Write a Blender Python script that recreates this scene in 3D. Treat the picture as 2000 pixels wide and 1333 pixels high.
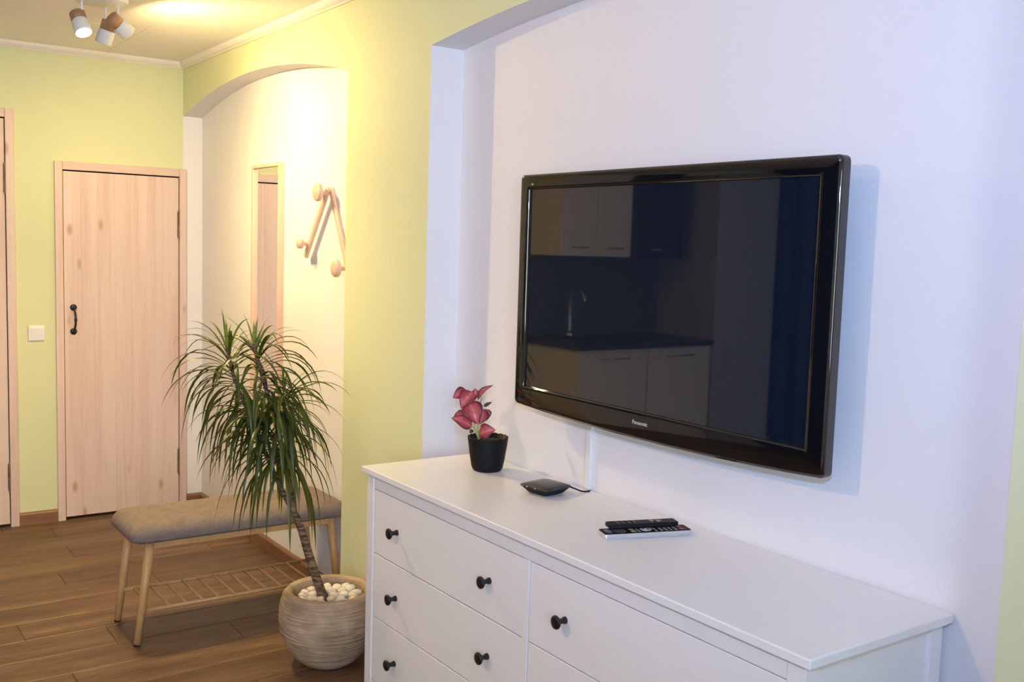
import bpy, bmesh, math, random
from mathutils import Vector, Matrix, noise
random.seed(7)
for _o in list(bpy.data.objects): bpy.data.objects.remove(_o)
scene = bpy.context.scene
COL = scene.collection
PI = math.pi

# ------------------------------------------------------------------ camera
cam_d = bpy.data.cameras.new('camera'); cam = bpy.data.objects.new('camera', cam_d); COL.objects.link(cam)
CAM = Vector((2.7873, -1.7228, 1.5295))
_r = Vector((0.57370819, 0.81847007, 0.03107524)); _u = Vector((-0.09542189, 0.02910809, 0.99501125)); _f = Vector((-0.81348238, 0.57381136, -0.09479951))
cam.matrix_world = Matrix(((_r.x, _u.x, -_f.x, CAM.x), (_r.y, _u.y, -_f.y, CAM.y), (_r.z, _u.z, -_f.z, CAM.z), (0, 0, 0, 1)))
cam_d.sensor_fit = 'HORIZONTAL'; cam_d.sensor_width = 36; cam_d.lens = 1965.4 * 36 / 2000; cam_d.clip_start = .05
scene.camera = cam

# ------------------------------------------------------------------ world, flash, exposure
wd = bpy.data.worlds.new('world'); scene.world = wd; wd.use_nodes = True
SKY_COL, SKY_W = (.78, .90, 1.0), 11.6                 # dusk sky, reaches the room only through the added window
wd.node_tree.nodes['Background'].inputs[0].default_value = (*SKY_COL, 1)
wd.node_tree.nodes['Background'].inputs[1].default_value = SKY_W
WIN = (-4.2, -1.5, .85, 2.3)
po = bpy.data.lights.new('window_portal', 'AREA'); po.shape = 'RECTANGLE'; po.size = WIN[3]-WIN[2]; po.size_y = WIN[1]-WIN[0]; po.cycles.is_portal = True
poo = bpy.data.objects.new('window_portal', po); COL.objects.link(poo); poo.location = (4.44, (WIN[0]+WIN[1])/2, (WIN[2]+WIN[3])/2)
poo.rotation_euler = Vector((-1, 0, 0)).to_track_quat('-Z', 'Y').to_euler()
FLASH_W, FLASH_COL = 130, (.29, .486, 1.0)
fl = bpy.data.lights.new('camera_flash', 'SPOT'); fl.energy = FLASH_W; fl.color = FLASH_COL
fl.shadow_soft_size = .03; fl.spot_size = math.radians(104); fl.spot_blend = 1.0
flo = bpy.data.objects.new('camera_flash', fl); COL.objects.link(flo)
flo.location = (2.79, -1.73, 1.78)
flo.rotation_euler = Vector((-.68, .70, .12)).to_track_quat('-Z', 'Y').to_euler()
HALL_COL, HALL_W = (1.0, .72, .28), (11.0, 7.2, 7.0)
ROOM_COL, ROOM_W = (1.0, .64, .38), (1.0, 1.0, 13.2)
vs = scene.view_settings
vs.view_transform = 'Standard'; vs.look = 'None'; vs.gamma = 1; vs.use_curve_mapping = False
vs.exposure = 0.10

# ------------------------------------------------------------------ helpers
def tag(o, label=None, cat=None, group=None, kind=None):
    if label: o['label'] = label
    if cat: o['category'] = cat
    if group: o['group'] = group
    if kind: o['kind'] = kind
    return o
def empty(name, loc=(0, 0, 0)):
    o = bpy.data.objects.new(name, None); COL.objects.link(o); o.location = loc; o.empty_display_size = .05
    return o
def world_loc(o):
    v = Vector(o.location)
    while o.parent: o = o.parent; v = v + Vector(o.location)
    return v
class MB:
    """collects vertices (in world space) and faces, then builds one mesh object"""
    def __init__(s): s.v = []; s.f = []; s.m = []; s.s = []
    def add(s, vs_, fs_, mi=0, smooth=False):
        k = len(s.v); s.v += [tuple(v) for v in vs_]
        for f in fs_: s.f.append(tuple(k + i for i in f)); s.m.append(mi); s.s.append(smooth)
        return s
    def box(s, a, b, c=0, mi=0):
        x0, y0, z0 = a; x1, y1, z1 = b
        if c <= 0:
            return s.add([(x0,y0,z0),(x1,y0,z0),(x1,y1,z0),(x0,y1,z0),(x0,y0,z1),(x1,y0,z1),(x1,y1,z1),(x0,y1,z1)],
                  [(0,3,2,1),(4,5,6,7),(0,1,5,4),(1,2,6,5),(2,3,7,6),(3,0,4,7)], mi)
        bm = bmesh.new(); bmesh.ops.create_cube(bm, size=1)
        for v in bm.verts: v.co = Vector(((x0+x1)/2+v.co.x*(x1-x0), (y0+y1)/2+v.co.y*(y1-y0), (z0+z1)/2+v.co.z*(z1-z0)))
        bmesh.ops.bevel(bm, geom=bm.edges[:], offset=c, segments=2, profile=.5, affect='EDGES')
        bm.verts.index_update()
        s.add([v.co.copy() for v in bm.verts], [[v.index for v in f.verts] for f in bm.faces], mi); bm.free(); return s
    def loops(s, rings, cap0=True, cap1=True, closed=True, mi=0, smooth=True):
        n = len(rings[0]); vs_ = [p for r in rings for p in r]; fs = []
        for i in range(len(rings)-1):
            for j in range(n if closed else n-1):
                a = i*n+j; b = i*n+(j+1) % n; fs.append((a, b, b+n, a+n))
        if cap0: fs.append(tuple(reversed(range(n))))
        if cap1: fs.append(tuple(range((len(rings)-1)*n, len(rings)*n)))
        return s.add(vs_, fs, mi, smooth)
    def lathe(s, prof, c, n=32, mi=0, cap0=True, cap1=True, axis=(0,0,1)):
        q = Vector((0,0,1)).rotation_difference(Vector(axis).normalized()); c = Vector(c)
        rings = [[c + q @ Vector((r*math.cos(2*PI*k/n), r*math.sin(2*PI*k/n), z)) for k in range(n)] for r, z in prof]
        return s.loops(rings, cap0, cap1, mi=mi)
    def tube(s, pts, rad, n=10, mi=0):
        pts = [Vector(p) for p in pts]; rad = rad if isinstance(rad, (list, tuple)) else [rad]*len(pts)
        rings = []; up = Vector((.31, .22, .93))
        for i, p in enumerate(pts):
            t = (pts[min(i+1, len(pts)-1)] - pts[max(i-1, 0)]).normalized()
            a = t.cross(up)
            if a.length < .05: a = t.cross(Vector((1, 0, 0)))
            a.normalize(); b = t.cross(a)
            rings.append([p + (a*math.cos(2*PI*k/n) + b*math.sin(2*PI*k/n))*rad[i] for k in range(n)])
        return s.loops(rings, mi=mi)
    def build(s, name, mats, parent=None, loc=None, autosmooth=None):
        me = bpy.data.meshes.new(name)
        off = world_loc(parent) if parent else Vector((0, 0, 0))
        o_loc = Vector(loc) if loc is not None else Vector((0, 0, 0))
        if parent is None and loc is None: o_loc = Vector((0, 0, 0))
        base = off + (o_loc if parent else o_loc)
        me.from_pydata([tuple(Vector(v) - base) for v in s.v], [], s.f)
        mats = mats if isinstance(mats, (list, tuple)) else [mats]
        for m in mats: me.materials.append(m)
        for p, mi, sm in zip(me.polygons, s.m, s.s): p.material_index = mi; p.use_smooth = sm
        me.update()
        o = bpy.data.objects.new(name, me); COL.objects.link(o)
        if parent: o.parent = parent
        o.location = o_loc
        if autosmooth:
            try: me.set_sharp_from_angle(angle=math.radians(autosmooth))
            except Exception: pass
        return o
def place(data, name, loc, parent=None, rot=None, scale=None):
    o = bpy.data.objects.new(name, data); COL.objects.link(o); o.location = loc
    if rot is not None: o.rotation_euler = rot
    if scale is not None: o.scale = scale
    if parent: o.parent = parent
    return o
def smooth_path(pts, n=8):
    pts = [Vector(p) for p in pts]; out = []
    for i in range(len(pts)-1):
        p0 = pts[max(i-1, 0)]; p1 = pts[i]; p2 = pts[i+1]; p3 = pts[min(i+2, len(pts)-1)]
        for k in range(n):
            t = k/n
            out.append(.5*((2*p1)+(p2-p0)*t+(2*p0-5*p1+4*p2-p3)*t*t+(-p0+3*p1-3*p2+p3)*t**3))
    return out + [pts[-1]]

# ------------------------------------------------------------------ materials
def new_mat(name):
    m = bpy.data.materials.new(name); m.use_nodes = True
    return m, m.node_tree.nodes, m.node_tree.links, m.node_tree.nodes['Principled BSDF']
def plain(name, col, rough=.5, metal=0, ior=1.45, spec=None, coat=0, bump=0, bscale=200, var=0):
    m, N, L, b = new_mat(name)
    b.inputs['Base Color'].default_value = (*col, 1); b.inputs['Roughness'].default_value = rough
    b.inputs['Metallic'].default_value = metal; b.inputs['IOR'].default_value = ior
    if coat: b.inputs['Coat Weight'].default_value = coat; b.inputs['Coat Roughness'].default_value = .03
    tc = N.new('ShaderNodeTexCoord'); nz = N.new('ShaderNodeTexNoise'); nz.inputs['Scale'].default_value = bscale
    nz.inputs['Detail'].default_value = 3
    L.new(tc.outputs['Object'], nz.inputs['Vector'])
    if bump:
        bp = N.new('ShaderNodeBump'); bp.inputs['Strength'].default_value = bump; bp.inputs['Distance'].default_value = .001
        L.new(nz.outputs['Fac'], bp.inputs['Height']); L.new(bp.outputs['Normal'], b.inputs['Normal'])
    if var:
        mx = N.new('ShaderNodeMixRGB'); mx.blend_type = 'MULTIPLY'; mx.inputs['Fac'].default_value = var
        mx.inputs['Color1'].default_value = (*col, 1); L.new(nz.outputs['Fac'], mx.inputs['Color2']); L.new(mx.outputs['Color'], b.inputs['Base Color'])
    return m
def emit(name, col, st):
    m, N, L, b = new_mat(name); b.inputs['Base Color'].default_value = (*col, 1)
    b.inputs['Emission Color'].default_value = (*col, 1); b.inputs['Emission Strength'].default_value = st
    return m
def wood(name, cols, axis='Z', stretch=14, scale=9, rough=.5, knots=0, knotcol=(.4,.24,.13), bump=.15, rand=.35, fine=.5, pos='Object'):
    """grain running along axis; each object shifted by its own random value"""
    m, N, L, b = new_mat(name); b.inputs['Roughness'].default_value = rough
    tc = N.new('ShaderNodeTexCoord'); oi = N.new('ShaderNodeObjectInfo')
    mp = N.new('ShaderNodeMapping'); sc = {'X': (1/stretch, 1, 1), 'Y': (1, 1/stretch, 1), 'Z': (1, 1, 1/stretch)}[axis]
    mp.inputs['Scale'].default_value = sc
    ad = N.new('ShaderNodeVectorMath'); ad.operation = 'ADD'
    ml = N.new('ShaderNodeMath'); ml.operation = 'MULTIPLY'; ml.inputs[1].default_value = 37
    L.new(oi.outputs['Random'], ml.inputs[0]); L.new(tc.outputs['Object'], ad.inputs[0]); L.new(ml.outputs[0], ad.inputs[1]); L.new(ad.outputs[0], mp.inputs['Vector'])
    nz = N.new('ShaderNodeTexNoise'); nz.inputs['Scale'].default_value = scale; nz.inputs['Detail'].default_value = 6; nz.inputs['Distortion'].default_value = .6
    nf = N.new('ShaderNodeTexNoise'); nf.inputs['Scale'].default_value = scale*9; nf.inputs['Detail'].default_value = 4
    L.new(mp.outputs[0], nz.inputs['Vector']); L.new(mp.outputs[0], nf.inputs['Vector'])
    mix = N.new('ShaderNodeMix'); mix.inputs[0].default_value = fine*.6
    L.new(nz.outputs['Fac'], mix.inputs[2]); L.new(nf.outputs['Fac'], mix.inputs[3])
    cr = N.new('ShaderNodeValToRGB'); el = cr.color_ramp.elements
    el[0].position = .30; el[0].color = (*cols[0], 1); el[1].position = .70; el[1].color = (*cols[-1], 1)
    for i, c in enumerate(cols[1:-1]): e = el.new(.3+.4*(i+1)/(len(cols)-1)); e.color = (*c, 1)
    L.new(mix.outputs[0], cr.inputs['Fac'])
    hs = N.new('ShaderNodeHueSaturation'); mr = N.new('ShaderNodeMapRange'); mr.inputs['To Min'].default_value = 1-rand*.5; mr.inputs['To Max'].default_value = 1+rand*.5
    L.new(oi.outputs['Random'], mr.inputs['Value']); L.new(mr.outputs[0], hs.inputs['Value']); L.new(cr.outputs['Color'], hs.inputs['Color'])
    last = hs.outputs['Color']
    if knots:
        vm = N.new('ShaderNodeMapping'); s3 = {'X': (.3, 1, 1), 'Y': (1, .3, 1), 'Z': (1, 1, .45)}[axis]; vm.inputs['Scale'].default_value = s3
        L.new(ad.outputs[0], vm.inputs['Vector'])
        vo = N.new('ShaderNodeTexVoronoi'); vo.inputs['Scale'].default_value = knots; L.new(vm.outputs[0], vo.inputs['Vector'])
        kr = N.new('ShaderNodeValToRGB'); kr.color_ramp.elements[0].position = .06; kr.color_ramp.elements[0].color = (1,1,1,1)
        kr.color_ramp.elements[1].position = .15; kr.color_ramp.elements[1].color = (0,0,0,1)
        L.new(vo.outputs['Distance'], kr.inputs['Fac'])
        km = N.new('ShaderNodeMixRGB'); km.inputs['Color2'].default_value = (*knotcol, 1)
        kf = N.new('ShaderNodeMath'); kf.operation = 'MULTIPLY'; kf.inputs[1].default_value = .75
        L.new(kr.outputs['Color'], kf.inputs[0]); L.new(kf.outputs[0], km.inputs['Fac']); L.new(last, km.inputs['Color1']); last = km.outputs['Color']
    L.new(last, b.inputs['Base Color'])
    bp = N.new('ShaderNodeBump'); bp.inputs['Strength'].default_value = bump; bp.inputs['Distance'].default_value = .002
    L.new(mix.outputs[0], bp.inputs['Height']); L.new(bp.outputs['Normal'], b.inputs['Normal'])
    return m

M = {}
M['white_wall'] = plain('white_wall_paint', (.80, .79, .80), .75, bump=.12, bscale=350)
M['green_wall'] = plain('lime_wall_paint', (.68, .71, .44), .75, bump=.12, bscale=350)
M['ceiling'] = plain('ceiling_board', (.90, .87, .83), .7, bump=.05, bscale=60)
M['crown'] = plain('cream_moulding', (.82, .78, .72), .5)
M['floor'] = wood('brown_oak_laminate', [(.045, .022, .011), (.095, .050, .026), (.150, .086, .046), (.235, .150, .088)], 'Y', 13, 13, .46, bump=.2, rand=.24, fine=.75)
M['gap'] = plain('dark_gap', (.02, .015, .01), .9)
M['base_wood'] = wood('brown_skirting', [(.18, .085, .045), (.27, .14, .08)], 'Y', 12, 10, .45, rand=.1)
M['pine'] = wood('whitewashed_pine', [(.60, .43, .38), (.70, .54, .49), (.74, .60, .55)], 'Z', 22, 16, .5, knots=8, rand=.05, fine=.4)
M['pine_y'] = wood('whitewashed_pine_across', [(.60, .43, .38), (.70, .54, .49), (.74, .60, .55)], 'Y', 22, 16, .5, knots=4, rand=.06, fine=.4)
M['birch'] = wood('pale_birch', [(.70, .45, .34), (.78, .54, .42)], 'Z', 12, 14, .42, rand=.08)
M['bamboo'] = wood('bamboo', [(.50, .29, .12), (.62, .39, .18)], 'Z', 14, 18, .38, rand=.1)
M['black_metal'] = plain('black_metal', (.012, .011, .012), .35)
M['hinge'] = plain('aged_steel', (.22, .16, .11), .5, metal=.4)
M['white_lacquer'] = plain('white_lacquer', (.80, .795, .80), .28)
M['white_plastic'] = plain('white_plastic', (.80, .80, .80), .4)
M['gloss_black'] = plain('gloss_black_plastic', (.004, .004, .005), .04, ior=1.85)
M['screen'] = plain('dark_screen_glass', (.006, .010, .020), .025, ior=2.15)
M['matte_black'] = plain('matte_black_plastic', (.006, .006, .008), .5, ior=1.3)
M['knob'] = plain('black_knob_metal', (.008, .008, .010), .38)
M['logo'] = plain('silver_print', (.62, .58, .52), .35, metal=.3)
M['mirror'] = plain('mirror_silver', (.88, .88, .87), .01, metal=1)
M['dark_box'] = plain('charcoal_plastic', (.035, .032, .031), .28)
M['silver'] = plain('silver_plastic', (.62, .62, .64), .3, metal=.5)
M['key'] = plain('grey_keys', (.30, .30, .29), .4)
M['redkey'] = plain('red_keys', (.35, .03, .05), .4)
M['bluekey'] = plain('blue_badge', (.12, .16, .26), .35)
M['cream_shade'] = plain('white_shade_metal', (.80, .79, .78), .35)
M['cap_wood'] = wood('oak_cap', [(.36, .19, .09), (.46, .26, .13)], 'Z', 6, 30, .45)

# ------------------------------------------------------------------ room geometry
XB, XR, YF, ZC = -2.843, 4.3, -4.7, 2.462          # back wall, wall behind the camera, far wall, ceiling
DN, D1 = .127, .106                                # depths of the two niches
H0, H1 = XB, -.797                                 # hall niche
T0, T1 = -.171, 1.875                              # television niche
def arch_h(x): u = (x-(H0+H1)/2)/((H1-H0)/2); return 2.176+.117*(1-u*u)
def arch_t(x): u = (x-(T0+T1)/2)/((T1-T0)/2); return 2.181+.062*(1-u*u)

def wall_right():
    m = MB(); NS = 28
    def niche(x0, x1, fz, d, left_jamb=True):
        xs = [x0+(x1-x0)*i/NS for i in range(NS+1)]
        for a, b in zip(xs, xs[1:]):
            m.add([(a,0,fz(a)),(b,0,fz(b)),(b,0,ZC),(a,0,ZC)], [(0,1,2,3)], 0)
            m.add([(a,0,fz(a)),(a,d,fz(a)),(b,d,fz(b)),(b,0,fz(b))], [(0,1,2,3)], 1, True)
            m.add([(a,d,0),(b,d,0),(b,d,fz(b)),(a,d,fz(a))], [(0,1,2,3)], 1)
        if left_jamb: m.add([(x0,0,0),(x0,d,0),(x0,d,fz(x0)),(x0,0,fz(x0))], [(0,1,2,3)], 1)
        m.add([(x1,d,0),(x1,0,0),(x1,0,fz(x1)),(x1,d,fz(x1))], [(0,1,2,3)], 1)
    niche(H0, H1, arch_h, D1, False); niche(T0, T1, arch_t, DN)
    m.add([(H1,0,0),(T0,0,0),(T0,0,ZC),(H1,0,ZC)], [(0,1,2,3)], 0)
    m.add([(T1,0,0),(XR,0,0),(XR,0,ZC),(T1,0,ZC)], [(0,1,2,3)], 0)
    return tag(m.build('wall_right', [M['green_wall'], M['white_wall']]), 'lime green wall with two shallow white arched niches', 'wall', kind='structure')
wall_right()

DOORS = [(-.622, -.024, 1.846), (-1.70, -.886, 2.085)]     # openings (y0, y1, top) in the back wall
def wall_back():
    m = MB()
    ys = [YF, DOORS[1][0], DOORS[1][1], DOORS[0][0], DOORS[0][1], 0]
    tops = [0, DOORS[1][2], 0, DOORS[0][2], 0]
    for (a, b), t in zip(zip(ys, ys[1:]), tops):
        m.add([(XB,a,t),(XB,b,t),(XB,b,ZC),(XB,a,ZC)], [(0,1,2,3)], 0)
    m.add([(XB,0,0),(XB,D1,0),(XB,D1,2.3),(XB,0,2.3)], [(0,1,2,3)], 1)
    for y0, y1, t in DOORS:     # reveals
        x = XB-.12
        m.add([(XB,y0,0),(x,y0,0),(x,y0,t),(XB,y0,t)], [(0,1,2,3)], 2); m.add([(XB,y1,0),(x,y1,0),(x,y1,t),(XB,y1,t)], [(0,1,2,3)], 2)
        m.add([(XB,y0,t),(x,y0,t),(x,y1,t),(XB,y1,t)], [(0,1,2,3)], 2); m.add([(x,y0,0),(x,y1,0),(x,y1,t),(x,y0,t)], [(0,1,2,3)], 2)
    return tag(m.build('wall_back', [M['green_wall'], M['white_wall'], M['gap']]), 'lime green end wall holding the pine doors', 'wall', kind='structure')
wall_back()
tag(MB().box((XB-.1, YF-.1, 0), (XR, YF, ZC)).build('wall_left', M['white_wall']), 'white wall opposite the television niche', 'wall', kind='structure')
WY0, WY1, WZ0, WZ1 = WIN                                     # unseen window opening, added to let soft sky light into the room
m = MB()
for a, b in (((XR, YF-.1, 0), (XR+.14, WY0, ZC)), ((XR, WY1, 0), (XR+.14, .2, ZC)), ((XR, WY0, 0), (XR+.14, WY1, WZ0)), ((XR, WY0, WZ1), (XR+.14, WY1, ZC))): m.box(a, b)
tag(m.build('wall_front', M['white_wall']), 'white wall behind the photographer', 'wall', kind='structure')
wn = tag(empty('added_window_1', (XR+.1, (WY0+WY1)/2, WZ0)), 'unseen wide white window added behind the photographer to let in sky light', 'window', kind='structure')
ym = (WY0+WY1)/2
for a, b in ((WY0, WY0+.06), (ym-.05, ym+.05), (WY1-.06, WY1)): MB().box((XR+.06, a, WZ0), (XR+.12, b, WZ1), .004).build('window_stile', M['white_plastic'], wn)
for a, b in ((WZ0, WZ0+.06), (WZ1-.06, WZ1)):
    for c, d in ((WY0+.06, ym-.05), (ym+.05, WY1-.06)): MB().box((XR+.061, c, a), (XR+.119, d, b), .004).build('window_rail', M['white_plastic'], wn)
gm, N, L, b = new_mat('window_glass'); tr = N.new('ShaderNodeBsdfTransparent'); gl = N.new('ShaderNodeBsdfGlossy'); gl.inputs['Roughness'].default_value = .01
fr = N.new('ShaderNodeFresnel'); fr.inputs['IOR'].default_value = 1.45; mx = N.new('ShaderNodeMixShader')
L.new(fr.outputs[0], mx.inputs[0]); L.new(tr.outputs[0], mx.inputs[1]); L.new(gl.outputs[0], mx.inputs[2]); L.new(mx.outputs[0], N['Material Output'].inputs['Surface'])
for c, d in ((WY0+.06, ym-.05), (ym+.05, WY1-.06)): MB().box((XR+.088, c, WZ0+.06), (XR+.092, d, WZ1-.06)).build('pane', gm, wn)

# ceiling of boards with open joints
cl = tag(MB().box((XB-.1, YF-.1, ZC+.006), (XR+.1, .2, ZC+.05)).build('ceiling', M['gap']), 'cream ceiling of large boards with thin joints', 'ceiling', kind='structure')
cx = [XB-.02, -2.09, -.85, .39, 1.63, 2.87, XR]; cy = [YF-.02, -2.93, -.41, .13]
for i in range(6):
    for j in range(3):
        g = .0012
        MB().box((cx[i]+g, cy[j]+g, ZC), (cx[i+1]-g, cy[j+1]-g, ZC+.010)).build('ceiling_board', M['ceiling'], cl)

# floor of laminate planks running across the hall
fo = tag(MB().box((XB-.12, YF-.1, -.06), (XR+.1, .2, -.009)).build('floor', M['gap']), 'brown oak laminate plank floor', 'floor', kind='structure')
PW, PLEN = .19, 1.38
joint = {-1.40: -1.085, -1.97: -.828, -2.35: -.716, -2.73: -.72, -1.02: -.38, -.45: -.48, -1.78: -.473, -1.59: -1.27, -2.16: -1.5, -2.54: -.25, -1.21: -.80, -.83: -1.0, -.64: -1.25}
def plank_mesh(x0, x1, y0, y1):
    c = .0030; g = .0006
    x0 += g; x1 -= g; y0 += g; y1 -= g
    v = [(x0,y0,-.009),(x1,y0,-.009),(x1,y1,-.009),(x0,y1,-.009),(x0,y0,-c*.6),(x1,y0,-c*.6),(x1,y1,-c*.6),(x0,y1,-c*.6),
         (x0+c,y0+c,0),(x1-c,y0+c,0),(x1-c,y1-c,0),(x0+c,y1-c,0)]
    f = [(0,1,5,4),(1,2,6,5),(2,3,7,6),(3,0,4,7),(4,5,9,8),(5,6,10,9),(6,7,11,10),(7,4,8,11),(8,9,10,11)]
    return MB().add(v, f)
row = -2.92
while row < XR:
    j = joint.get(round(row, 2), random.uniform(-1.38, 0))
    ends = [YF]; y = j - 4*PLEN
    while y < .13:
        if y > YF + .05: ends.append(y)
        y += PLEN
    if .13-ends[-1] < .05: ends.pop()
    ends.append(.13)
    x0, x1 = max(row, XB-.10), min(row+PW, XR)
    for a, b in zip(ends, ends[1:]):
        m_ = plank_mesh(x0, x1, a, b); m_.build('plank', M['floor'], fo, loc=((x0+x1)/2, (a+b)/2, 0))
    row = round(row+PW, 4)

# cornice and skirting
def strip_profile(name, pts, p0, p1, mat, label):
    """pts: (out, z) profile; runs p0->p1 on the floor plan, 'out' is to the left of the run"""
    p0 = Vector((*p0, 0)); p1 = Vector((*p1, 0)); d = (p1-p0).normalized(); n = Vector((-d.y, d.x, 0))
    r0 = [p0+n*a+Vector((0,0,z)) for a, z in pts]; r1 = [p1+n*a+Vector((0,0,z)) for a, z in pts]
    return tag(MB().loops([r0, r1], smooth=False).build(name, mat), label, 'trim', kind='structure')
cr_p = [(0, ZC), (0, 2.43), (.006, 2.428), (.010, 2.434), (.020, 2.440), (.027, 2.449), (.030, ZC)]
strip_profile('trim_1', cr_p, (XR, 0), (XB, 0), M['crown'], 'narrow cream cornice along the niche wall')
strip_profile('trim_2', cr_p, (XB, 0), (XB, YF), M['crown'], 'narrow cream cornice above the doors')
sk = [(0, 0), (.016, 0), (.016, .055), (.011, .063), (0, .066)]
strip_profile('baseboard_back', sk, (XB, -.664), (XB, -.845), M['base_wood'], 'short brown skirting between the two pine doors')
strip_profile('baseboard_corner', sk, (XB, D1), (XB, .016), M['base_wood'], 'stub of brown skirting beside the narrow pine door')
strip_profile('baseboard_niche', sk, (H1, D1), (XB, D1), M['base_wood'], 'brown skirting along the hall niche')
strip_profile('baseboard_right', sk, (T0, 0), (H1, 0), M['base_wood'], 'brown skirting on the green pier behind the planter')

# ------------------------------------------------------------------ doors
def pull_handle(parent, x, y, z0, z1):
    m = MB(); zc = (z0+z1)/2; hh = (z1-z0)/2
    pts = smooth_path([(x+.004, y, z1-.008), (x+.024, y, z1-.018), (x+.034, y+.003, zc+hh*.4), (x+.036, y+.004, zc), (x+.034, y+.003, zc-hh*.4), (x+.024, y, z0+.018), (x+.004, y, z0+.008)], 6)
    m.tube(pts, [.0055]*len(pts), 10)
    for z in (z0+.008, z1-.008): m.lathe([(.0, .0), (.017, .0), (.017, .004), (.010, .008), (.0, .009)], (x, y, z), 16, axis=(1, 0, 0), cap0=False, cap1=False)
    m.lathe([(0, -.012), (.007, -.008), (.0075, .008), (0, .012)], (x+.036, y+.004, zc), 12, cap0=False, cap1=False)
    o = m.build('handle', M['black_metal'], parent); o['label'] = 'black wrought pull handle'
def hinge(parent, x, y, z0, z1):
    m = MB()
    m.lathe([(.0, z0-.008), (.004, z0-.004), (.0048, z0), (.0048, (z0+z1)/2-.001), (.0040, (z0+z1)/2), (.0048, (z0+z1)/2+.001), (.0048, z1), (.004, z1+.004), (0, z1+.008)], (x+.006, y, 0), 12, cap0=False, cap1=False)
    m.box((x, y-.008, z0+.004), (x+.002, y, z1-.004))
    m.build('hinge', M['hinge'], parent)
def make_door(n, y0, y1, top, tl, tr, nb, label, hinge_z, handle=None):
    d = tag(empty('door_%d' % n, (XB, (y0+y1)/2, 0)), label, 'door', kind='structure')
    for k, (a, b) in enumerate(((y0-tl, y0), (y1, y1+tr))):
        MB().box((XB-.01, a, 0), (XB+.020, b, top+.042), .003).build('door_jamb', M['pine'], d)
    MB().box((XB-.01, y0+.0005, top), (XB+.0195, y1-.0005, top+.042), .003).build('door_header', M['pine_y'], d)
    g = .004; w = (y1-y0-2*g)/nb
    for k in range(nb):
        a = y0+g+k*w
        m = MB(); c = .0009; x0, x1, z0, z1 = XB-.022, XB+.010, .018, top-.007
        b = a+w
        m.add([(x0,a,z0),(x0,b,z0),(x1-c,b,z0),(x1,b-c,z0),(x1,a+c,z0),(x1-c,a,z0)]+[(x0,a,z1),(x0,b,z1),(x1-c,b,z1),(x1,b-c,z1),(x1,a+c,z1),(x1-c,a,z1)],
              [(0,1,2,3,4,5),(11,10,9,8,7,6)]+[(i, i+6, (i+1) % 6+6, (i+1) % 6) for i in range(6)])
        m.build('board', M['pine'], d, loc=(0, a+w/2-(y0+y1)/2, top/2))
    for z0, z1 in hinge_z: hinge(d, XB+.010, y1-.003, z0, z1)
    if handle: pull_handle(d, XB+.010, *handle)
    return d
make_door(1, *DOORS[0], .038, .038, 7, 'narrow whitewashed pine plank door with a black pull handle', [(.19, .335), (1.51, 1.66)], (-.574, 1.0, 1.142))
make_door(2, *DOORS[1], .04, .04, 9, 'taller whitewashed pine plank door cut by the left picture edge', [(.19, .335), (1.71, 1.86)], (-1.65, 1.0, 1.142))

# light switch
sw = tag(empty('light_switch', (XB, -.752, 1.002)), 'square white light switch on the green wall between the doors', 'switch')
MB().box((XB, -.791, .963), (XB+.009, -.713, 1.041), .004).build('frame', M['white_plastic'], sw)
m = MB(); y0, y1, z0, z1 = -.779, -.725, .975, 1.029
m.add([(XB+.008,y0,z0),(XB+.008,y1,z0),(XB+.008,y1,z1),(XB+.008,y0,z1),(XB+.0105,y0,z0),(XB+.0105,y1,z0),(XB+.014,y1,z1),(XB+.014,y0,z1)],
      [(0,3,2,1),(4,5,6,7),(0,1,5,4),(1,2,6,5),(2,3,7,6),(3,0,4,7)]); m.build('rocker', M['white_plastic'], sw)

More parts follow.
